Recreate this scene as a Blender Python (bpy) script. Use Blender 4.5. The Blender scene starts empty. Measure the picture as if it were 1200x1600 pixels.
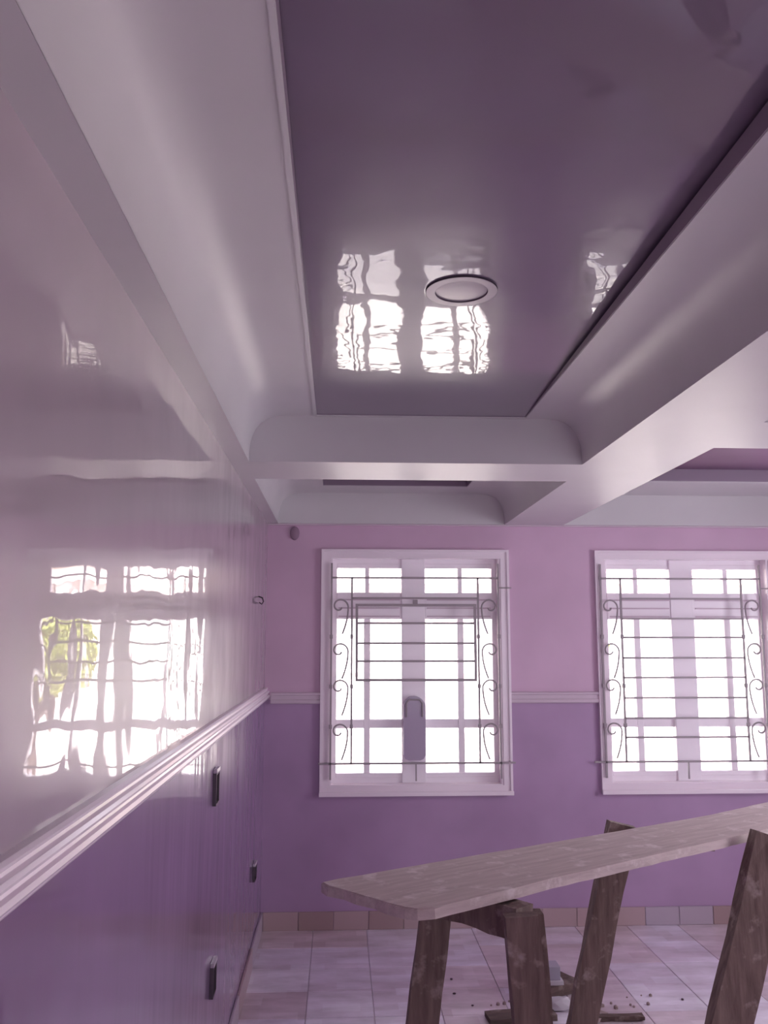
import bpy, bmesh, math, random
from mathutils import Vector, Matrix
random.seed(7)
SC = bpy.context.scene
COL = SC.collection

# ------------------------------------------------------------------ camera, sky, sun, exposure
H = 1.63                                  # eye height above the floor; the eye stands at x=0, y=0
cam_d = bpy.data.cameras.new('camera'); cam = bpy.data.objects.new('camera', cam_d); COL.objects.link(cam)
cam_d.sensor_fit = 'VERTICAL'; cam_d.sensor_height = 32.0; cam_d.lens = 32.0*1400/1600
cam.location = (0, 0, H)
cam.rotation_euler = (math.radians(90+8.13), 0, math.radians(-2.834))
cam_d.clip_start = 0.02; cam_d.clip_end = 300
SC.camera = cam

w = bpy.data.worlds.new('sky'); SC.world = w; w.use_nodes = True
bg = w.node_tree.nodes['Background']
bg.inputs['Color'].default_value = (0.97, 0.955, 1.05, 1); bg.inputs['Strength'].default_value = 6.5

sun_d = bpy.data.lights.new('sun', 'SUN'); sun_d.energy = 22.0; sun_d.angle = math.radians(2); sun_d.color = (1, .93, .85)
sun = bpy.data.objects.new('sun', sun_d); COL.objects.link(sun)
sun.rotation_euler = (math.radians(38), 0, math.radians(-20))      # from behind the house, shining away over the yard

def portal(loc, rot, sx, sy):             # tells the renderer where the sky enters; gives no light of its own
    d = bpy.data.lights.new('sky_portal', 'AREA'); d.shape = 'RECTANGLE'; d.size = sx; d.size_y = sy
    d.cycles.is_portal = True
    o = bpy.data.objects.new('sky_portal', d); COL.objects.link(o); o.location = loc; o.rotation_euler = rot
R = math.radians
portal((.456, 5.60, 1.46), (R(-90), 0, 0), 1.02, 1.33)
portal((2.113, 5.60, 1.46), (R(-90), 0, 0), 1.02, 1.33)
portal((3.57, 3.4, 1.46), (0, R(90), 0), 1.34, 1.62)
portal((1.70, -3.22, 1.30), (R(90), 0, 0), 1.22, 1.42)

vs = SC.view_settings
vs.view_transform = 'Standard'; vs.look = 'None'; vs.gamma = 1.0; vs.use_curve_mapping = False
vs.exposure = 0.14
SC.cycles.max_bounces = 14; SC.cycles.diffuse_bounces = 8; SC.cycles.glossy_bounces = 6
SC.cycles.sample_clamp_indirect = 8
SC.cycles.caustics_reflective = True

# ------------------------------------------------------------------ materials
def mat(name, col, rough=.5, coat=0, coat_rough=.05, metal=0, spec=.5, build=None):
    m = bpy.data.materials.new(name); m.use_nodes = True
    nt = m.node_tree; b = nt.nodes['Principled BSDF']
    b.inputs['Base Color'].default_value = (*col, 1); b.inputs['Roughness'].default_value = rough
    b.inputs['Coat Weight'].default_value = coat; b.inputs['Coat Roughness'].default_value = coat_rough
    b.inputs['Metallic'].default_value = metal; b.inputs['Specular IOR Level'].default_value = spec
    if build: build(nt, b, col)
    return m

def coords(nt, scale=(1, 1, 1), gen='Object', geo=False):
    if geo:
        g = nt.nodes.new('ShaderNodeNewGeometry'); out = g.outputs['Position']
    else:
        g = nt.nodes.new('ShaderNodeTexCoord'); out = g.outputs[gen]
    mp = nt.nodes.new('ShaderNodeMapping'); mp.inputs['Scale'].default_value = scale
    nt.links.new(out, mp.inputs['Vector']); return mp.outputs['Vector']

def noise(nt, vec, scale, detail=3, rough=.5):
    n = nt.nodes.new('ShaderNodeTexNoise'); n.inputs['Scale'].default_value = scale
    n.inputs['Detail'].default_value = detail; n.inputs['Roughness'].default_value = rough
    nt.links.new(vec, n.inputs['Vector']); return n.outputs['Fac']

def ramp(nt, fac, stops):
    r = nt.nodes.new('ShaderNodeValToRGB')
    el = r.color_ramp.elements
    while len(el) < len(stops): el.new(.5)
    for e, (p, c) in zip(el, stops): e.position = p; e.color = (*c, 1)
    nt.links.new(fac, r.inputs['Fac']); return r.outputs['Color']

def bump(nt, fac, dist, strength=1, prev=None):
    b = nt.nodes.new('ShaderNodeBump'); b.inputs['Distance'].default_value = dist; b.inputs['Strength'].default_value = strength
    nt.links.new(fac, b.inputs['Height'])
    if prev is not None: nt.links.new(prev, b.inputs['Normal'])
    return b.outputs['Normal']

def mul(c, k): return tuple(min(1, x*k) for x in c)

def wavy(layers, var=.06, vscale=3.0):
    """smooth gloss paint: large soft waves in the gloss, faint tonal clouding in the colour"""
    def f(nt, b, col):
        n = None
        for sc, s, d in layers:
            n = bump(nt, noise(nt, coords(nt, sc, geo=True), s, 1.0), d, 1, n)
        if n is not None:
            nt.links.new(n, b.inputs['Coat Normal']); nt.links.new(n, b.inputs['Normal'])
        c = ramp(nt, noise(nt, coords(nt, geo=True), vscale, 3), [(.3, mul(col, 1-var)), (.7, mul(col, 1+var))])
        nt.links.new(c, b.inputs['Base Color'])
    return f

LILAC = (.64, .435, .58); PURPLE = (.43, .28, .45); WHITE = (.62, .60, .61); PANEL = (.19, .14, .205)
M = {}
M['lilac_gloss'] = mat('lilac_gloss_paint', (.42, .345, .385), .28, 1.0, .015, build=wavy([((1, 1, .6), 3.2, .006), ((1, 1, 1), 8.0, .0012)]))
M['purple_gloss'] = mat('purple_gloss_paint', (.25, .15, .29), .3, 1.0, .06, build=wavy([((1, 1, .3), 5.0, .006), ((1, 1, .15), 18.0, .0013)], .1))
M['lilac'] = mat('lilac_paint', LILAC, .5, .25, .3, build=wavy([], .05))
M['purple'] = mat('purple_paint', PURPLE, .5, .25, .3, build=wavy([], .07))
M['white'] = mat('white_ceiling_paint', WHITE, .5, .5, .36, build=wavy([((1, 1, 1), 2.5, .004)], .03))
M['panel'] = mat('purple_ceiling_gloss', PANEL, .28, 1.0, .02, build=wavy([((1.0, .6, 1), 5.0, .0035), ((1, 1, 1), 14.0, .0006)], .08, 2.0))
M['panel_edge'] = mat('panel_edge_paint', (.30, .23, .30), .5, .1, .3)
M['panel_soft'] = mat('purple_ceiling_paint', (.36, .20, .34), .55, .1, .3, build=wavy([], .06))
M['trim'] = mat('white_gloss_trim', (.90, .80, .86), .35, .5, .15)
M['soft_trim'] = mat('lilac_white_trim', (.62, .50, .58), .4, .3, .2)
M['frame'] = mat('window_frame_paint', (.95, .89, .94), .35, .3, .2)
M['iron'] = mat('grille_iron_paint', (.36, .31, .33), .45)
M['dark'] = mat('dark_recess', (.05, .035, .05), .8)
M['socket_metal'] = mat('socket_box_metal', (.10, .075, .095), .5, metal=.3)
M['socket_lit'] = mat('socket_top_lit', (.50, .44, .50), .3)  # pale tone stands for light on the socket box tops
M['lamp_white'] = mat('light_cover_plastic', (.42, .36, .41), .35, .3, .2)
M['bottle'] = mat('housing_plastic', (.42, .34, .46), .35, .3, .1)

def wood_build(pale, dark, splat, grain_axis):
    def f(nt, b, col):
        sc = [9, 9, 9]; sc[grain_axis] = .9
        g = noise(nt, coords(nt, tuple(sc)), 5, 5, .6)
        c1 = ramp(nt, g, [(.3, dark), (.7, pale)])
        s = noise(nt, coords(nt, (1, 1, 1)), 9, 4, .65)
        msk = ramp(nt, s, [(.56, (0, 0, 0)), (.68, (1, 1, 1))])
        mx = nt.nodes.new('ShaderNodeMix'); mx.data_type = 'RGBA'
        nt.links.new(msk, mx.inputs['Factor']); nt.links.new(c1, mx.inputs['A']); mx.inputs['B'].default_value = (*splat, 1)
        nt.links.new(mx.outputs['Result'], b.inputs['Base Color'])
        nt.links.new(bump(nt, g, .004, .8), b.inputs['Normal'])
    return f
M['leg_wood'] = mat('old_leg_timber', (.1, .06, .05), .85, build=wood_build((.24, .165, .145), (.12, .075, .065), (.36, .28, .26), 2))
M['plank_wood'] = mat('dusty_plank_timber', (.4, .3, .3), .85, build=wood_build((.56, .45, .44), (.42, .33, .32), (.66, .56, .56), 0))
M['scrap_wood'] = mat('scrap_timber', (.2, .13, .1), .85, build=wood_build((.16, .10, .09), (.07, .045, .04), (.26, .20, .18), 0))
M['rubble'] = mat('plaster_rubble', (.36, .27, .26), .9)
M['chip'] = mat('dark_paint_chip', (.06, .03, .045), .7)
M['block_grey'] = mat('grey_plastic', (.40, .37, .45), .5)
M['block_pale'] = mat('pale_rim', (.60, .55, .60), .5)

def tile_mat(name, base, pink, rnd=True):
    m = mat(name, base, .3, 1.0, .2)
    nt = m.node_tree; b = nt.nodes['Principled BSDF']
    # printed patchwork of small rectangles, a marbled cloud over it
    br = nt.nodes.new('ShaderNodeTexBrick'); br.inputs['Scale'].default_value = 1.0
    br.inputs['Brick Width'].default_value = .17; br.inputs['Row Height'].default_value = .085
    br.inputs['Mortar Size'].default_value = .0; br.inputs['Bias'].default_value = 0
    br.inputs['Color1'].default_value = (*base, 1); br.inputs['Color2'].default_value = (*pink, 1)
    br.offset_frequency = 2; br.offset = .37
    nt.links.new(coords(nt, geo=True), br.inputs['Vector'])
    cl = ramp(nt, noise(nt, coords(nt, (1, 2.5, 1), geo=True), 3.2, 5, .6), [(.3, (.72, .70, .70)), (.7, (1.15, 1.15, 1.18))])
    mx = nt.nodes.new('ShaderNodeMix'); mx.data_type = 'RGBA'; mx.blend_type = 'MULTIPLY'; mx.inputs['Factor'].default_value = 1
    nt.links.new(br.outputs['Color'], mx.inputs['A']); nt.links.new(cl, mx.inputs['B'])
    nt.links.new(mx.outputs['Result'], b.inputs['Base Color'])
    return m
M['tile_a'] = tile_mat('pale_floor_tile', (.88, .83, .93), (.74, .65, .73))
M['tile_b'] = tile_mat('rosy_floor_tile', (.80, .69, .73), (.66, .54, .57))
M['tile_c'] = tile_mat('white_floor_tile', (.94, .91, .98), (.82, .75, .84))
M['grout'] = mat('tile_grout', (.76, .68, .74), .9)
M['skirt_a'] = mat('rosy_skirting_tile', (.46, .33, .34), .35, .3, .2)
M['skirt_b'] = mat('brown_skirting_tile', (.38, .26, .26), .35, .3, .2)
M['skirt_c'] = mat('pale_skirting_tile', (.46, .38, .45), .35, .3, .2)

def glass():
    m = bpy.data.materials.new('window_glass'); m.use_nodes = True; nt = m.node_tree; nt.nodes.clear()
    o = nt.nodes.new('ShaderNodeOutputMaterial'); mix = nt.nodes.new('ShaderNodeMixShader')
    t = nt.nodes.new('ShaderNodeBsdfTransparent'); g = nt.nodes.new('ShaderNodeBsdfGlossy'); f = nt.nodes.new('ShaderNodeFresnel')
    t.inputs['Color'].default_value = (.95, .95, .95, 1); g.inputs['Roughness'].default_value = .02; f.inputs['IOR'].default_value = 1.45
    nt.links.new(f.outputs[0], mix.inputs[0]); nt.links.new(t.outputs[0], mix.inputs[1]); nt.links.new(g.outputs[0], mix.inputs[2])
    nt.links.new(mix.outputs[0], o.inputs[0]); return m
M['glass'] = glass()
M['ground'] = mat('pale_paved_yard', (.62, .58, .54), .9, build=wavy([], .15, .6))
M['render'] = mat('pale_wall_render', (.78, .74, .72), .8, build=wavy([], .05))
M['roof'] = mat('rusty_roof_sheet', (.42, .26, .22), .7)
M['pane_pale'] = mat('pale_window_glass', (.55, .56, .58), .1)  # colour lightened so the far panes wash out in the outdoor glare
M['leaf'] = mat('yellow_green_leaf', (.36, .40, .10), .6, build=wavy([], .3, 1.5))
M['bark'] = mat('grey_bark', (.14, .10, .08), .9)

# ------------------------------------------------------------------ builders
def add_box(bm, x0, x1, y0, y1, z0, z1, mi=0):
    v = [bm.verts.new(p) for p in ((x0, y0, z0), (x1, y0, z0), (x1, y1, z0), (x0, y1, z0), (x0, y0, z1), (x1, y0, z1), (x1, y1, z1), (x0, y1, z1))]
    for q in ((0, 3, 2, 1), (4, 5, 6, 7), (0, 1, 5, 4), (1, 2, 6, 5), (2, 3, 7, 6), (3, 0, 4, 7)):
        f = bm.faces.new([v[i] for i in q]); f.material_index = mi
    return v

def box(*a, bevel=0, seg=2):
    bm = bmesh.new(); add_box(bm, *a)
    if bevel: bmesh.ops.bevel(bm, geom=bm.edges[:], offset=bevel, segments=seg, affect='EDGES', profile=.7)
    return bm

def obj(name, bm, mats, parent=None, smooth=False, loc=None, rot=None):
    me = bpy.data.meshes.new(name); bmesh.ops.recalc_face_normals(bm, faces=bm.faces[:]); bm.to_mesh(me); bm.free()
    for m in (mats if isinstance(mats, (list, tuple)) else [mats]): me.materials.append(m)
    if smooth:
        for p in me.polygons: p.use_smooth = True
    o = bpy.data.objects.new(name, me); COL.objects.link(o)
    if loc: o.location = loc
    if rot: o.rotation_euler = rot
    if parent: o.parent = parent
    return o

def share(src, name, parent, loc, rot=(0, 0, 0), scale=(1, 1, 1)):
    o = src.copy(); o.name = name; COL.objects.link(o); o.parent = parent; o.location = loc; o.rotation_euler = rot; o.scale = scale
    return o

def struct(name, bm, mats, **k):
    o = obj(name, bm, mats, **k); o['kind'] = 'structure'; return o

def empty(name, loc=(0, 0, 0), rot=(0, 0, 0)):
    o = bpy.data.objects.new(name, None); COL.objects.link(o); o.location = loc; o.rotation_euler = rot; o.empty_display_size = .1
    return o

def tag(o, label, cat, group=None):
    o['label'] = label; o['category'] = cat
    if group: o['group'] = group
    return o

def tube(bm, pts, r, n=6, closed=False):
    pts = [Vector(p) for p in pts]; rings = []
    for i, p in enumerate(pts):
        a = pts[max(i-1, 0)]; b = pts[min(i+1, len(pts)-1)]
        t = (b-a).normalized(); up = Vector((0, 1, 0)) if abs(t.y) < .9 else Vector((1, 0, 0))
        s = t.cross(up).normalized(); u = s.cross(t)
        rings.append([bm.verts.new(p + r*(math.cos(k*2*math.pi/n)*s + math.sin(k*2*math.pi/n)*u)) for k in range(n)])
    for A, B in zip(rings, rings[1:]):
        for k in range(n): bm.faces.new((A[k], A[(k+1) % n], B[(k+1) % n], B[k]))
    bm.faces.new(rings[0][::-1]); bm.faces.new(rings[-1])

def prism(bm, prof, axis_fn, a, b):
    """closed 2-D profile swept from a to b"""
    A = [bm.verts.new(axis_fn(u, v, a)) for u, v in prof]; B = [bm.verts.new(axis_fn(u, v, b)) for u, v in prof]
    n = len(prof)
    for i in range(n): bm.faces.new((A[i], A[(i+1) % n], B[(i+1) % n], B[i]))
    bm.faces.new(A[::-1]); bm.faces.new(B)

def holed_slab(us, vs, hole, place, t0, t1, mi_fn=None):
    """slab between depths t0 and t1 on a (u,v) grid, open where hole(uc,vc); only outer faces are made"""
    bm = bmesh.new(); cache = {}
    def V(i, j, k):
        key = (i, j, k)
        if key not in cache: cache[key] = bm.verts.new(place(us[i], vs[j], (t0, t1)[k]))
        return cache[key]
    nu, nv = len(us)-1, len(vs)-1
    solid = lambda i, j: 0 <= i < nu and 0 <= j < nv and not hole((us[i]+us[i+1])/2, (vs[j]+vs[j+1])/2)
    for i in range(nu):
        for j in range(nv):
            if not solid(i, j): continue
            mi = mi_fn((us[i]+us[i+1])/2, (vs[j]+vs[j+1])/2) if mi_fn else 0
            fs = [(V(i, j, 0), V(i+1, j, 0), V(i+1, j+1, 0), V(i, j+1, 0)), (V(i, j, 1), V(i, j+1, 1), V(i+1, j+1, 1), V(i+1, j, 1))]
            if not solid(i-1, j): fs.append((V(i, j, 0), V(i, j+1, 0), V(i, j+1, 1), V(i, j, 1)))
            if not solid(i+1, j): fs.append((V(i+1, j, 0), V(i+1, j, 1), V(i+1, j+1, 1), V(i+1, j+1, 0)))
            if not solid(i, j-1): fs.append((V(i, j, 0), V(i, j, 1), V(i+1, j, 1), V(i+1, j, 0)))
            if not solid(i, j+1): fs.append((V(i, j+1, 0), V(i+1, j+1, 0), V(i+1, j+1, 1), V(i, j+1, 1)))
            for q in fs:
                f = bm.faces.new(q); f.material_index = mi
    return bm

# ------------------------------------------------------------------ room shell (metres; +y runs to the window wall)
XL, XR, YB, YF = -.435, 3.35, 5.385, -3.0
DADO = H-.345
Z0 = H+.695; Z1 = H+.882; Z2 = H+.950; ZTOP = 3.1
OX0, OX1, OZ0, OZ1 = -.045, .957, H-.835, H+.490        # first window opening
WOFF = 1.657                                            # step to the second window

def in_win(u, v): return OZ0 < v < OZ1 and (OX0 < u < OX1 or OX0+WOFF < u < OX1+WOFF)
us = [XL-.2, OX0, OX1, OX0+WOFF, OX1+WOFF, XR+.2]; zs = [0, OZ0, DADO, OZ1, ZTOP]
struct('wall_back', holed_slab(us, zs, in_win, lambda u, v, t: (u, t, v), YB, YB+.2, lambda u, v: 1 if v < DADO else 0), [M['lilac'], M['purple']])
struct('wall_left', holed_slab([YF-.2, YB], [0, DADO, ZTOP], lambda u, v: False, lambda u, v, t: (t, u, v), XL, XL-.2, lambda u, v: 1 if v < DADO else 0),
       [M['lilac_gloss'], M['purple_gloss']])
struct('wall_right', holed_slab([YF-.2, 2.6, 4.2, YB], [0, .8, DADO, 2.12, ZTOP], lambda u, v: 2.6 < u < 4.2 and .8 < v < 2.12, lambda u, v, t: (t, u, v), XR, XR+.2,
       lambda u, v: 1 if v < DADO else 0), [M['lilac'], M['purple']])  # unseen side opening, added to brighten the window wall
struct('wall_front', holed_slab([XL, 1.1, 2.3, XR], [0, .6, 2.0, ZTOP], lambda u, v: 1.1 < u < 2.3 and .6 < v < 2.0, lambda u, v, t: (u, t, v), YF, YF-.2), [M['lilac']])  # unseen opening behind the camera, added for soft fill light
struct('floor', box(XL-.2, XR+.2, YF-.2, YB+.2, -.15, -.008), M['grout'])
struct('roof_slab', box(XL-.5, XR+.5, YF-.6, YB+.55, ZTOP, ZTOP+.15), M['render'])
FL = bpy.data.objects['floor']

# floor tiles, laid one by one where the floor can be seen; each cut at the walls
tm = [M['tile_a'], M['tile_b'], M['tile_c']]
TS = .30; protos = []
for m_ in tm:
    bm = box(-TS/2+.0015, TS/2-.0015, -TS/2+.0015, TS/2-.0015, -.008, 0, bevel=.0015, seg=1)
    protos.append(bm)
proto_obj = [None]*3
nx = int((XR-XL)/TS); ny = 16
for j in range(ny):
    for i in range(nx+1):
        x0 = XL+i*TS; y1 = YB-j*TS
        x1 = min(x0+TS, XR)
        if x1-x0 < .03: continue
        k = random.choice((0, 0, 1, 2, 2)) if j > 1 else random.choice((0, 1, 1))
        dz = random.uniform(-.0006, .0004)
        if x1-x0 > TS-.001:
            if proto_obj[k] is None:
                proto_obj[k] = obj('floor_tile', protos[k], tm[k], FL, loc=(x0+TS/2, y1-TS/2, dz))
            else: share(proto_obj[k], 'floor_tile', FL, (x0+TS/2, y1-TS/2, dz))
        else:
            obj('floor_tile', box(x0+.0015, x1, y1-TS+.0015, y1-.0015, -.008, 0), tm[k], FL)
bm = bmesh.new()
for i in range(nx+1):
    for j in range(ny, int((YB-YF)/TS)+1):
        x0 = XL+i*TS; x1 = min(x0+TS, XR); y1 = YB-j*TS; y0 = max(y1-TS, YF)
        if x1-x0 > .02 and y1-y0 > .02: add_box(bm, x0+.0015, x1-.0015, y0+.0015, y1-.0015, -.008, 0)
t_ = obj('floor_tiles', bm, M['tile_a'], FL); t_['kind'] = 'stuff'

# skirting tiles
sk = empty('baseboard_back'); sk['kind'] = 'structure'
x = XL+.013; sm = [M['skirt_a'], M['skirt_b'], M['skirt_c']]
while x < XR-.02:
    x1 = min(x+.20, XR); obj('skirting_tile', box(x+.001, x1-.001, YB-.012-random.uniform(0, .0015), YB-.0005, 0, .1, bevel=.002, seg=1), random.choice((sm[0], sm[0], sm[1], sm[2])), sk)
    x = x1
sk = empty('baseboard_left'); sk['kind'] = 'structure'
y = YB-.0005
while y > .9:
    obj('skirting_tile', box(XL+.0005, XL+.012+random.uniform(0, .0015), y-.299, y-.001, 0, .1, bevel=.002, seg=1), random.choice((sm[2], sm[2], sm[0])), sk)
    y -= .30
y = YB-.0135

# ------------------------------------------------------------------ ceiling: soffit with extruded trays
TR = [  # x0, x1, y0, y1, panel (x0, x1, y0, y1)
    (-.360, .967, .45, 3.480, (-.095, .738, .62, 3.462)),
    (-.372, 1.000, 3.865, 5.362, (-.098, .735, 4.15, 5.09)),
    (1.362, 3.00, 3.145, 5.362, (1.60, 2.76, 3.40, 4.86)),
    (1.362, 3.00, .93, 2.755, (1.60, 2.76, 1.15, 2.50)),
    (-.360, .967, -2.6, .10, (-.095, .738, -2.3, -.2)),
    (1.362, 3.00, -2.6, .55, (1.60, 2.76, -2.3, .25)),
]
def in_tray(u, v): return any(a < u < b and c < v < d for a, b, c, d, _ in TR)
ux = sorted({XL, XR, *[t[0] for t in TR], *[t[1] for t in TR]}); vy = sorted({YF, YB, *[t[2] for t in TR], *[t[3] for t in TR]})
struct('ceiling', holed_slab(ux, vy, in_tray, lambda u, v, t: (u, v, t), Z0, Z0+.012), M['white'])
CE = bpy.data.objects['ceiling']
prof = [(0, 0), (0, .035), (.004, .072), (.013, .105), (.027, .133), (.045, .155), (.068, .171), (.095, .181), (.125, .1855), (.17, .187)]
panel_curve = lambda d: H+.884+.036*d-.0052*d*d  # curve chosen to bring the window reflection lower on the panel
def tray(x0, x1, y0, y1, pan, first=False):
    px0, px1, py0, py1 = pan; x0 += .0008; x1 -= .0008; y0 += .0008; y1 -= .0008
    ZN, ZF = (H+.9445, H+.884) if first else (Z2, Z2)      # long panel dips towards the windows, bent to place their reflection
    pz = lambda yy: panel_curve(py1-yy) if first else Z2
    L = [(x0+a, Z0+b) for a, b in prof]; Rr = [(x1-a, Z0+b) for a, b in prof]
    bm = bmesh.new(); ysub = [y0+(y1-y0)*k/10 for k in range(11)]
    def strip(P):
        rows = [[bm.verts.new((x, yy, z)) for x, z in P] for yy in ysub]
        for A, B in zip(rows, rows[1:]):
            for k in range(len(P)-1):
                f = bm.faces.new((A[k], A[k+1], B[k+1], B[k])); f.smooth = True
    strip(L+[(px0, Z1)]); strip(Rr+[(px1, Z1)])
    def quad(*p, mi=0):
        f = bm.faces.new([bm.verts.new(q) for q in p]); f.smooth = False; f.material_index = mi
    quad((px0, y0, Z1), (px1, y0, Z1), (px1, py0, Z1), (px0, py0, Z1))
    quad((px0, py1, Z1), (px1, py1, Z1), (px1, y1, Z1), (px0, y1, Z1))
    for yy in (y0, y1):
        quad(*[(x, yy, z) for x, z in L+[(px0, Z1), (px1, Z1)]+Rr[::-1]])
    # step of the recess
    quad((px0, py0, Z1), (px0, py1, Z1), (px0, py1, ZF), (px0, py0, ZN), mi=1); quad((px1, py0, Z1), (px1, py0, ZN), (px1, py1, ZF), (px1, py1, Z1), mi=1)
    quad((px0, py0, Z1), (px0, py0, ZN), (px1, py0, ZN), (px1, py0, Z1), mi=1); quad((px0, py1, Z1), (px1, py1, Z1), (px1, py1, ZF), (px0, py1, ZF), mi=1)
    me = bpy.data.meshes.new('tray_cove'); bm.to_mesh(me); bm.free(); me.materials.append(M['white']); me.materials.append(M['panel_edge'])
    o = bpy.data.objects.new('tray_cove', me); COL.objects.link(o); o.parent = CE
    bm = bmesh.new(); n = 24 if first else 1; rows = []
    for k in range(n+1):
        yy = py0-.01+(py1-py0+.02)*k/n
        rows.append([bm.verts.new((x, yy, pz(yy)+z)) for x, z in ((px0-.01, 0), (px1+.01, 0), (px1+.01, .02), (px0-.01, .02))])
    for A, B in zip(rows, rows[1:]):
        for q in range(4):
            f = bm.faces.new((A[q], A[(q+1) % 4], B[(q+1) % 4], B[q])); f.smooth = q == 0
    bm.faces.new(rows[0][::-1]); bm.faces.new(rows[-1])
    bm.normal_update()
    for e in bm.edges:
        if len(e.link_faces) == 2 and e.calc_face_angle(0) > .5: e.smooth = False
    obj('tray_panel', bm, M['panel'] if first else M['panel_soft'], CE)
    bm = bmesh.new()
    for a, b, c, d in ((px0-.012, px0-.001, py0, py1), (px1+.001, px1+.012, py0, py1), (px0-.012, px1+.012, py1+.001, py1+.010)):
        add_box(bm, a, b, c, d, Z1-.004, Z1)
    obj('panel_bead', bm, M['white'], CE)
for k, (a, b, c, d, p) in enumerate(TR): tray(a, b, c, d, p, k == 0)
# angled drop of the soffit at near left, shaped to draw a dark edge line
bm = bmesh.new()
prism(bm, [(-.433, .925), (-.362, .885), (-.362, .50), (-.433, .50)], lambda u, v, t: (u, v, t), Z0-.009, Z0-.0005)
obj('corner_drop', bm, M['white'], CE)
# slim white bead where the ceiling meets the window wall
struct('trim_1', box(XL, XR, YB-.022, YB-.0005, Z0-.010, Z0-.0005, bevel=.003), M['soft_trim'])

# round ceiling light; outer and inner ring sides are coloured dark
LY = 2.262
t = tag(empty('ceiling_light', (.318, LY, panel_curve(3.462-LY)+.0003), (R(-1.35), 0, 0)), 'round flush ceiling light with a dark rim on the purple ceiling panel', 'light')
def lathe(pr, n=48):
    bm = bmesh.new(); rings = []
    for r, z in pr: rings.append([bm.verts.new((r*math.cos(k*2*math.pi/n), r*math.sin(k*2*math.pi/n), z)) for k in range(n)] if r > 0 else [bm.verts.new((0, 0, z))])
    for A, B in zip(rings, rings[1:]):
        if len(A) == 1 and len(B) == 1: continue
        for k in range(n):
            if len(B) == 1: bm.faces.new((A[k], A[(k+1) % n], B[0]))
            elif len(A) == 1: bm.faces.new((A[0], B[(k+1) % n], B[k]))
            else: bm.faces.new((A[k], A[(k+1) % n], B[(k+1) % n], B[k]))
    return bm
obj('trim_ring', lathe([(.0950, -.0050), (.0940, -.0054), (.0710, -.0054), (.0700, -.0050)]), M['lamp_white'], t)
obj('rim_side', lathe([(.0955, -.0003), (.0955, -.0050), (.0951, -.0050)]), M['dark'], t)
obj('inner_side', lathe([(.0700, -.0049), (.0690, -.0012)]), M['socket_metal'], t)
obj('cover', lathe([(.0688, -.0012), (.05, -.0022), (0, -.0030)]), M['lamp_white'], t, smooth=True)

# ------------------------------------------------------------------ dado rails
railp = [(0, -.005), (.012, -.005), (.018, .002), (.018, .010), (.030, .013), (.034, .019), (.030, .026), (.022, .028), (.020, .034), (.026, .037), (.029, .043), (.025, .049), (.016, .051), (.014, .056), (.018, .059), (.019, .064), (.014, .069), (0, .070)]
bm = bmesh.new(); prism(bm, railp, lambda u, v, t: (XL+u, t, DADO+v), YF, YB)
struct('trim_2', bm, M['trim'])
backp = [(0, -.026), (.014, -.026), (.020, -.020), (.020, -.004), (.015, .000), (.015, .022), (.022, .026), (.022, .036), (.016, .040), (0, .040)]
def back_rail(name, a, b):
    bm = bmesh.new(); prism(bm, backp, lambda u, v, t: (t, YB-u, DADO+v), a, b)
    struct(name, bm, M['soft_trim'])
back_rail('trim_3', XL+.036, OX0-.060); back_rail('trim_4', OX1+.062, OX0+WOFF-.060); back_rail('trim_5', OX1+WOFF+.062, XR)

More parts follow.
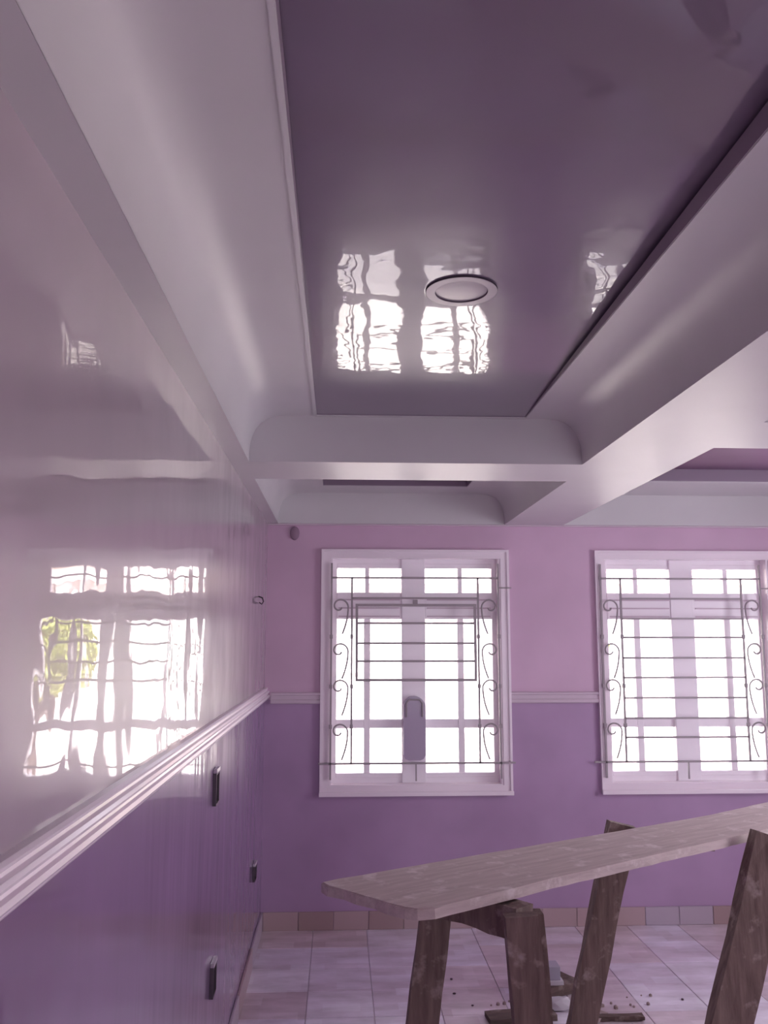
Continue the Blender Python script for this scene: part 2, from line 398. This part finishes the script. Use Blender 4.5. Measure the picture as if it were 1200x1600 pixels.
# ------------------------------------------------------------------ windows
def ring_bm(x0, x1, z0, z1, t, y0, y1, bev=.004):
    bm = bmesh.new()
    add = lambda *a: add_box(bm, *a)
    add(x0, x0+t, y0, y1, z0, z1); add(x1-t, x1, y0, y1, z0, z1); add(x0+t, x1-t, y0, y1, z1-t, z1); add(x0+t, x1-t, y0, y1, z0, z0+t)
    return bm
def window(n, dx):
    x0, x1, z0, z1 = OX0+dx, OX1+dx, OZ0, OZ1
    FY = YB+.085                                         # face of the joinery, set back in the reveal
    w = struct('window_%d' % n, ring_bm(x0, x1, z0, z1, .030, FY-.02, FY+.05), M['frame'])
    # plaster band round the opening, two steps and a sill
    bm = ring_bm(x0-.062, x1+.062, z0-.055, z1+.047, .050, YB-.018, YB-.0005)
    for v in ring_v(x0-.064, x1+.064, z0-.058, z1+.050, .014, YB-.026, YB-.0005): add_box(bm, *v)
    obj('architrave', bm, M['trim'], w)
    bm = bmesh.new()
    for v in ring_v(x0-.0115, x1+.0115, z0-.0115, z1+.0115, .0125, YB-.012, YB+.065): add_box(bm, *v)
    obj('reveal_lining', bm, M['trim'], w)
    obj('sill', box(x0-.066, x1+.066, YB-.042, YB-.0265, z0-.060, z0-.036, bevel=.004), M['trim'], w)
    mx = x0+.492
    obj('mullion', box(mx-.072, mx+.072, FY-.035, FY+.06, z0+.001, z1-.001, bevel=.006), M['frame'], w)
    zt0, zt1 = H+.125, H+.285                            # transom rail
    for a, b in ((x0+.030, mx-.072), (mx+.072, x1-.030)):
        obj('transom', box(a, b, FY-.028, FY+.055, zt0, zt1, bevel=.005), M['frame'], w)
        for q in range(3):
            obj('track_rib', box(a+.01, b-.01, FY-.036, FY-.0285, zt0+.012+q*.05, zt0+.020+q*.05), M['soft_trim'], w)
        obj('head_rail', box(a, b, FY-.022, FY+.05, z1-.058, z1-.030, bevel=.004), M['frame'], w)
        obj('bottom_rail', box(a, b, FY-.022, FY+.05, z0+.030, z0+.058, bevel=.004), M['frame'], w)
        m = (a+b)/2-(.012 if a < mx else -.012); hb = H-.495
        obj('glazing_bar', box(m-.019, m+.019, FY-.01, FY+.04, z0+.058, zt0, bevel=.003), M['frame'], w)
        obj('glazing_bar', box(m-.013, m+.013, FY-.01, FY+.04, zt1, z1-.058, bevel=.003), M['frame'], w)
        rails = [(z0+.058, hb-.026), (hb+.026, zt0)]
        for c, d in ((a, m-.019), (m+.019, b)):
            obj('glazing_bar', box(c, d, FY-.008, FY+.038, hb-.026, hb+.026, bevel=.003), M['frame'], w)
            for e, f in rails: obj('pane', box(c, d, FY+.014, FY+.018, e, f), M['glass'], w)
        for c, d in ((a, m-.013), (m+.013, b)): obj('pane', box(c, d, FY+.014, FY+.018, zt1, z1-.058), M['glass'], w)
    return w, mx, FY
def ring_v(x0, x1, z0, z1, t, y0, y1):
    return [(x0, x0+t, y0, y1, z0, z1), (x1-t, x1, y0, y1, z0, z1), (x0+t, x1-t, y0, y1, z1-t, z1), (x0+t, x1-t, y0, y1, z0, z0+t)]
w1, mx1, FY = window(1, 0); w2, mx2, _ = window(2, WOFF)
# rounded housing on the first window's mullion
bm = bmesh.new(); hz0, hz1, hr = H-.70, H-.33, .066
pr_ = [(-hr, hz0+.03), (-hr*.8, hz0+.008), (-hr*.5, hz0), (hr*.5, hz0), (hr*.8, hz0+.008), (hr, hz0+.03)] + [(hr*math.cos(a), hz1-hr+hr*math.sin(a)) for a in [k*math.pi/12 for k in range(13)]]
prism(bm, pr_, lambda u, v, t: (mx1+u, t, v), FY-.075, FY-.036)
hs = obj('handle_housing', bm, M['bottle'], w1); hs['label'] = 'round-topped grey housing on the mullion'
bm = bmesh.new()
tube(bm, [(mx1-.047, FY-.08, H-.45), (mx1-.047, FY-.082, H-.37), (mx1-.03, FY-.082, H-.35), (mx1+.03, FY-.082, H-.35), (mx1+.047, FY-.082, H-.37), (mx1+.047, FY-.08, H-.45)], .005, 6)
obj('handle_wire', bm, M['iron'], hs)

# ------------------------------------------------------------------ scroll-work grilles
GY = YB-.034
def bar(parent, a, b, r=.0055, name='bar', y=GY):
    bm = bmesh.new(); x0, z0 = a; x1, z1 = b
    if abs(x1-x0) > abs(z1-z0): add_box(bm, x0, x1, y-r, y+r, z0-r, z0+r)
    else: add_box(bm, x0-r, x0+r, y-r, y+r, z0, z1)
    return obj(name, bm, M['iron'], parent)
def scroll_pts(xc, zt, s, hgt, wid):
    """question-mark scroll: tight curl at the top, tail sweeping down to the bar"""
    pts = []
    cx, cz = xc-s*wid*.12, zt-wid*.52
    for k in range(0, 27):
        a = math.pi*1.9-k*math.pi*1.9/26
        r = wid*(.13+.37*(k/26)**1.1)
        pts.append((cx+s*r*math.cos(a), GY, cz+r*math.sin(a)))
    ex, ez = pts[-1][0], pts[-1][2]
    for k in range(1, 8):
        t_ = k/7; pts.append((ex-s*wid*.34*t_*t_, GY, ez-(hgt-wid*.52)*t_))
    return pts
def grille(label, dx, hatch):
    g = tag(empty('window_grille', (0, 0, 0)), label, 'grille', 'scroll-work window grilles')
    oL, oR, iL, iR = -.047+dx, .950+dx, .074+dx, .828+dx
    if not hatch: oL, oR, iL, iR = -.083+dx, .900+dx, .038+dx, .782+dx
    top, bot = H+.368, H-.710
    bar(g, (oL, H-.80), (oL, H+.455)); bar(g, (oR, H-.80), (oR, H+.455))
    bar(g, (iL, bot), (iL, top)); bar(g, (iR, bot), (iR, top))
    bar(g, (oL, top), (oR, top)); bar(g, (oL-.07, bot), (oR+.085, bot))
    bar(g, (iL, H+.247), (iR, H+.247))
    for q in ((oL+oR)/2,): bar(g, (q, bot-.10), (q, bot), .004, 'pin')
    for sx, e in ((oR, .09),):
        bar(g, (sx, H+.31), (sx+e-.01, H+.31), .004, 'pin')
    if hatch:
        h = obj('hatch', bm_ring_bars(.103+dx, .807+dx, H-.233, H+.205, .0075), M['iron'], g)
        for z in (.099, -.019, -.124): bar(h, (.103+dx, H+z), (.807+dx, H+z), .006)
        bm = box((oL+oR)/2-.014, (oL+oR)/2+.014, GY-.012, GY+.012, H+.208, H+.238, bevel=.004); obj('latch', bm, M['iron'], g)
    else:
        for z in (.127, .015, -.106, -.222, -.341, -.459, -.570): bar(g, (iL, H+z), (iR, H+z))
    tops = (.250, -.010, -.222, -.475)
    for zt in tops:
        for side, (a, b) in ((1, (oL, iL)), (-1, (iR, oR))):
            wd = abs(b-a)-.018
            bm = bmesh.new(); tube(bm, scroll_pts((a+b)/2, H+zt, side, .215, wd), .0050, 6)
            obj('scroll', bm, M['iron'], g, smooth=True)
    for zt in (.02, -.27, -.50):
        for xx, s in ((oL, 1), (iL, -1), (iR, 1), (oR, -1)):
            obj('collar', box(xx-.009, xx+.009, GY-.009, GY+.009, H+zt-.012, H+zt+.012, bevel=.002, seg=1), M['iron'], g)
    return g
def bm_ring_bars(x0, x1, z0, z1, r):
    bm = bmesh.new()
    for v in ring_v(x0-r, x1+r, z0-r, z1+r, 2*r, GY-.012-r, GY-.012+r): add_box(bm, *v)
    return bm
grille('grey scroll-work iron grille with a square barred hatch, on the left window', 0, True)
grille('grey scroll-work iron grille with nine long rungs and no hatch, on the right window', WOFF, False)

# ------------------------------------------------------------------ wall fittings
def socket(y, z, hgt, label, name='wall_socket', wdt=.085, proj=.013):
    t = tag(empty(name, (XL, y, z)), label, 'socket')
    bm = ring_at(-wdt/2, wdt/2, -hgt/2, hgt/2, .006, proj)
    obj('box_rim', bm, M['socket_metal'], t)
    obj('recess', box(.0006, .004, -wdt/2+.006, wdt/2-.006, -hgt/2+.006, hgt/2-.006), M['dark'], t)
    obj('lit_top', box(.001, proj+.002, -wdt/2, wdt/2, hgt/2+.0005, hgt/2+.014, bevel=.003), M['socket_lit'], t)  # pale strip paints in the light caught by the box top
def ring_at(y0, y1, z0, z1, t, px):
    bm = bmesh.new()
    for v in ((y0, y0+t, z0, z1), (y1-t, y1, z0, z1), (y0+t, y1-t, z1-t, z1), (y0+t, y1-t, z0, z0+t)): add_box(bm, .0006, px, *v)
    return bm
socket(3.33, H-1.165, .10, 'open wall socket box with a top edge coloured as if lit, nearest the floor on the left wall')
socket(4.88, H-1.19, .075, 'small open socket box on the left wall, close to the window wall corner', wdt=.10)
socket(3.28, H-.515, .11, 'dark switch box high on the purple wall just under the white rail', 'wall_switch', wdt=.085)
bm = bmesh.new(); tube(bm, [(XL, 4.87, H+.232), (XL+.02, 4.865, H+.225), (XL+.028, 4.86, H+.205), (XL+.018, 4.855, H+.19), (XL+.006, 4.85, H+.20)], .0035, 6)
tag(obj('wall_hook', bm, M['dark'], smooth=True), 'tiny dark wire hook on the glossy left wall near the corner', 'hook')
t = tag(empty('pipe_stub', (-.272, YB, H+.637)), 'short capped oval pipe stub under the ceiling, left of the first window', 'pipe')
bm = lathe([(.0, -.018), (.022, -.018), (.026, -.014), (.028, -.0005)], 24)
bmesh.ops.rotate(bm, verts=bm.verts, matrix=Matrix.Rotation(math.radians(-90), 3, 'X')); bmesh.ops.scale(bm, verts=bm.verts, vec=(1, 1, 1.5))
obj('collar', bm, mat('stub_plastic', (.30, .19, .27), .6), t, smooth=True)

# ------------------------------------------------------------------ plank on two trestles
def rough_bar(p, q, wx, wy, jit=.004, n=7, up=(0, 0, 1), seed=0, xdir=None):
    """hand-sawn timber from p to q; section wx along xdir, wy across, edges slightly uneven"""
    rnd = random.Random(seed); p, q = Vector(p), Vector(q); t = (q-p).normalized()
    s = Vector(xdir if xdir else (1, 0, 0)); s = (s-t*s.dot(t)).normalized(); u = t.cross(s)
    bm = bmesh.new(); rings = []
    for i in range(n+1):
        c = p+(q-p)*i/n
        rings.append([bm.verts.new(c+s*(a*wx/2+rnd.uniform(-jit, jit))+u*(b*wy/2+rnd.uniform(-jit, jit))) for a, b in ((-1, -1), (-.2, -1), (1, -1), (1, 1), (.1, 1), (-1, 1))])
    k_ = len(rings[0])
    for A, B in zip(rings, rings[1:]):
        for k in range(k_): bm.faces.new((A[k], A[(k+1) % k_], B[(k+1) % k_], B[k]))
    bm.faces.new(rings[0][::-1]); bm.faces.new(rings[-1])
    bmesh.ops.bevel(bm, geom=[e for e in bm.edges if e.is_boundary or len(e.link_faces) == 2 and e.calc_face_angle(0) > .8], offset=.004, segments=2, affect='EDGES')
    return bm

PT = H-.75; TH = .032
# outline of the scaffold board: worn corners at the near end, runs on out of the picture
outline = [(-.049, 2.948), (-.028, 2.902), (.018, 2.868), (.058, 2.810), (.112, 2.765), (.142, 2.712), (.190, 2.668), (.225, 2.652), (.275, 2.662), (.325, 2.696),
           (.50, 2.822), (.684, 2.956), (1.0, 3.170), (1.35, 3.408), (1.724, 3.658), (2.35, 4.05), (2.14, 4.345), (1.60, 3.945), (1.05, 3.61), (.5, 3.283), (.2, 3.102)]
bm = bmesh.new(); rnd = random.Random(3)
fine = []
for i, p in enumerate(outline):
    q = outline[(i+1) % len(outline)]; d = math.hypot(q[0]-p[0], q[1]-p[1]); k = max(1, int(d/.06))
    for a in range(k):
        t_ = a/k; fine.append((p[0]+(q[0]-p[0])*t_+rnd.uniform(-.0025, .0025), p[1]+(q[1]-p[1])*t_+rnd.uniform(-.0025, .0025)))
ang = math.atan2(.537, .843); ca, sa = math.cos(ang), math.sin(ang); ox, oy = -.049, 2.948
loc2 = [((x-ox)*ca+(y-oy)*sa, -(x-ox)*sa+(y-oy)*ca) for x, y in fine]      # into the board's own frame, x along the board
T_ = [bm.verts.new((x, y, 0)) for x, y in loc2]; B_ = [bm.verts.new((x+rnd.uniform(-.004, .002), y+rnd.uniform(-.003, .003), -TH)) for x, y in loc2]
for i in range(len(T_)): bm.faces.new((T_[i], T_[(i+1) % len(T_)], B_[(i+1) % len(T_)], B_[i]))
ft = bm.faces.new(T_); bm.faces.new(B_[::-1])
bmesh.ops.bevel(bm, geom=list(ft.edges), offset=.004, segments=2, affect='EDGES')
pl = obj('scaffold_plank', bm, M['plank_wood'], loc=(ox, oy, PT), rot=(0, 0, ang))
tag(pl, 'long dusty pale scaffold plank with a chipped end, laid across the trestles', 'plank')
UB = PT-TH-.008
t1 = tag(empty('trestle', (.43, 2.95, 0)), 'rough brown timber trestle under the near left end of the plank', 'trestle', 'timber trestles under the plank')
t1i = Vector(t1.location)
def leg(par, top, foot, wx, wy, seed, name='leg', xdir=(1, 0, 0)):
    o = par.location
    a = Vector(top)-o; b = Vector(foot)-o
    return obj(name, rough_bar(b, a, wx, wy, seed=seed, xdir=xdir), M['leg_wood'], par)
bx0, by0 = .315, 3.115; bx1, by1 = .560, 2.800
leg(t1, (bx0, by0, UB-.048), (bx1, by1, UB-.048), .094, .075, 1, 'head_beam', (0, 0, 1))
leg(t1, (.345, 3.168, UB-.012), (.235, 3.20, 0), .105, .05, 2)
leg(t1, (.540, 2.755, UB-.01), (.590, 2.735, 0), .098, .05, 3)
leg(t1, (.600, 2.850, UB-.03), (.645, 2.845, 0), .046, .06, 4)
t2 = tag(empty('trestle', (1.4, 3.66, 0)), 'rough brown timber trestle at right, one leg leaning widely at the picture edge', 'trestle', 'timber trestles under the plank')
leg(t2, (1.172, 3.795, PT-.002), (.955, 3.80, 0), .112, .05, 6)
leg(t2, (1.668, 3.505, PT+.004), (1.36, 3.44, 0), .15, .06, 7)
leg(t2, (1.20, 3.74, UB-.020), (1.50, 3.66, UB-.020), .036, .05, 8, 'head_beam', (0, 0, 1))
# (top of the far leg shows past the plank's rear edge)

# ------------------------------------------------------------------ things on the floor
blk = tag(empty('plastic_tub', (.985, 4.42, .056)), 'small grey block with a pale rim standing on scraps behind the trestle leg', 'tub')
obj('body', box(-.052, .052, -.045, .045, .012, .070, bevel=.004), M['block_grey'], blk)
obj('rim', box(-.064, .064, -.056, .056, -.008, .0115, bevel=.003), M['block_pale'], blk)
def lump(name, loc, s, seed, m, sub=2):
    rnd = random.Random(seed); bm = bmesh.new(); bmesh.ops.create_icosphere(bm, subdivisions=sub, radius=1)
    for v in bm.verts: v.co *= rnd.uniform(.85, 1.12); v.co = Vector((v.co.x*s[0], v.co.y*s[1], max(v.co.z*s[2], -s[2]*.75)))
    return obj(name, bm, m, smooth=False, loc=(loc[0], loc[1], loc[2]+s[2]*.75))
tag(lump('plaster_lump', (.985, 4.23, 0), (.075, .045, .030), 11, M['block_pale']), 'pale rounded lump of plaster in front of the grey block', 'rubble')
def board(name, c, L, W, T, a, label, seed, mm=None):
    bm = rough_bar((-L/2, 0, 0), (L/2, 0, 0), W, T, .003, 6, xdir=(0, 1, 0), seed=seed)
    o = obj(name, bm, mm or M['scrap_wood'], loc=(c[0], c[1], c[2]+T/2+.003), rot=(0, 0, a)); tag(o, label, 'board'); return o
board('scrap_board', (.80, 4.13, 0), .30, .09, .022, .12, 'short dark scrap board on the floor between the trestle legs', 21)
board('scrap_board', (.98, 4.42, 0), .30, .16, .045, .5, 'thick brown scrap board lying under the grey block', 22)
board('scrap_board', (1.22, 4.10, 0), .22, .045, .018, -.04, 'thin dark strip of wood on the floor, right of the middle leg', 23)
board('scrap_board', (1.12, 4.12, 0), .10, .08, .016, .8, 'small pale offcut of wood beside the middle leg', 24, M['rubble'])
bmr = bmesh.new(); rnd = random.Random(5)
for k in range(70):
    x = rnd.gauss(1.0, .16); y = rnd.gauss(4.27, .09); r = rnd.uniform(.004, .012)
    if math.hypot(x-.985, y-4.23) < .10 or math.hypot(x-.98, y-4.42) < .18 or y < 4.2: continue
    for v in bmesh.ops.create_icosphere(bmr, subdivisions=1, radius=r)['verts']: v.co += Vector((x, y, r*.5))
o = obj('plaster_crumbs', bmr, M['rubble']); o['kind'] = 'stuff'; tag(o, 'brown plaster crumbs scattered round the grey block', 'rubble')
from math import pi
chips = [(.545, 4.42), (.555, 4.60), (.53, 4.72), (.475, 4.40), (.44, 4.37), (.61, 4.28), (.40, 4.83), (1.62, 4.05), (1.58, 4.30)]
for k, (x, y) in enumerate(chips):
    rnd = random.Random(40+k); bm = bmesh.new(); r = rnd.uniform(.006, .011)
    vv = [(r*rnd.uniform(.6, 1.1)*math.cos(a), r*rnd.uniform(.6, 1.1)*math.sin(a)) for a in [q*pi/3 for q in range(6)]]
    prism(bm, vv, lambda u, v, t: (u, v, t), 0, .004)
    tag(obj('paint_chip', bm, M['chip'], loc=(x, y, .0008)), 'tiny dark paint chip on the pale floor tiles', 'debris', 'dark paint chips on the floor')

# ------------------------------------------------------------------ outside
struct('yard_ground', box(-40, 45, YB+.2, 60, -.5, -.3), M['ground'])
nb = tag(empty('house', (0, 22, -.3)), 'pale neighbouring house with a rusty roof seen through the windows', 'building')
def hp(name, *a, m): return obj(name, box(*a), m, nb)
hp('wall', -9, 13, 0, 6, 0, 3.4, m=M['render'])
bm = bmesh.new(); prism(bm, [(-.8, 3.4), (6.8, 3.4), (3, 4.9)], lambda u, v, t: (t, u, v), -9.6, 13.6); obj('roof', bm, M['roof'], nb)
hp('fascia', -9.6, 13.6, -.86, -.80, 3.25, 3.55, m=M['render'])
for k in range(6):
    x = -7.4+k*3.5
    f = hp('window', x, x+1.3, -.04, 0, 1.1, 2.5, m=M['frame']); o = obj('pane', box(x+.1, x+1.2, -.06, -.04, 1.2, 2.4), M['pane_pale'], f)
    hp('pillar', x-1.2, x-.9, -.75, -.45, 0, 3.4, m=M['render'])
fw = tag(empty('garden_wall', (0, 12, -.3)), 'pale rendered garden wall with square piers across the yard', 'wall')
obj('wall_panel', box(-14, 20, 0, .15, 0, 1.5), M['render'], fw); obj('coping', box(-14, 20, -.04, .19, 1.5, 1.56), M['render'], fw)
for k in range(12): obj('pier', box(-12.2+k*2.8, -11.9+k*2.8, -.08, .22, 0, 1.75), M['render'], fw)
def tree(loc, h, cr, label, seed):
    rnd = random.Random(seed); t = tag(empty('tree', loc), label, 'tree', 'trees in the yard')
    bm = bmesh.new(); tube(bm, [(0, 0, 0), (.06, .03, h*.25), (-.04, 0, h*.5), (.05, .05, h*.8)], .12, 8)
    for k in range(9):
        a = rnd.uniform(0, 6.28); z = h*rnd.uniform(.3, .7); L = cr*rnd.uniform(.6, 1)
        tube(bm, [(0, 0, z), (L*.5*math.cos(a), L*.5*math.sin(a), z+L*.35), (L*math.cos(a), L*math.sin(a), z+L*.5)], .035, 6)
    obj('trunk', bm, M['bark'], t)
    bm = bmesh.new()
    for k in range(2200):
        v = Vector((rnd.gauss(0, 1), rnd.gauss(0, 1), rnd.gauss(0, 1))).normalized()*(rnd.random()**.45)*cr
        c = Vector((v.x, v.y, h*.72+v.z*.75)); n = Vector((rnd.gauss(0, 1), rnd.gauss(0, 1), rnd.gauss(0, 1))).normalized()
        s = n.orthogonal().normalized()*rnd.uniform(.05, .09); u = n.cross(s).normalized()*rnd.uniform(.02, .04)
        bm.faces.new([bm.verts.new(c+q) for q in (-s, u, s, -u)])
    f = obj('foliage', bm, M['leaf'], t); f['kind'] = 'stuff'
tree((2.38, 10, -.3), 2.5, .6, 'slim yellow-green tree in the yard between the two windows', 1)
tree((-7.5, 17, -.3), 4.8, 1.8, 'yellow-green tree at the left of the yard', 2)
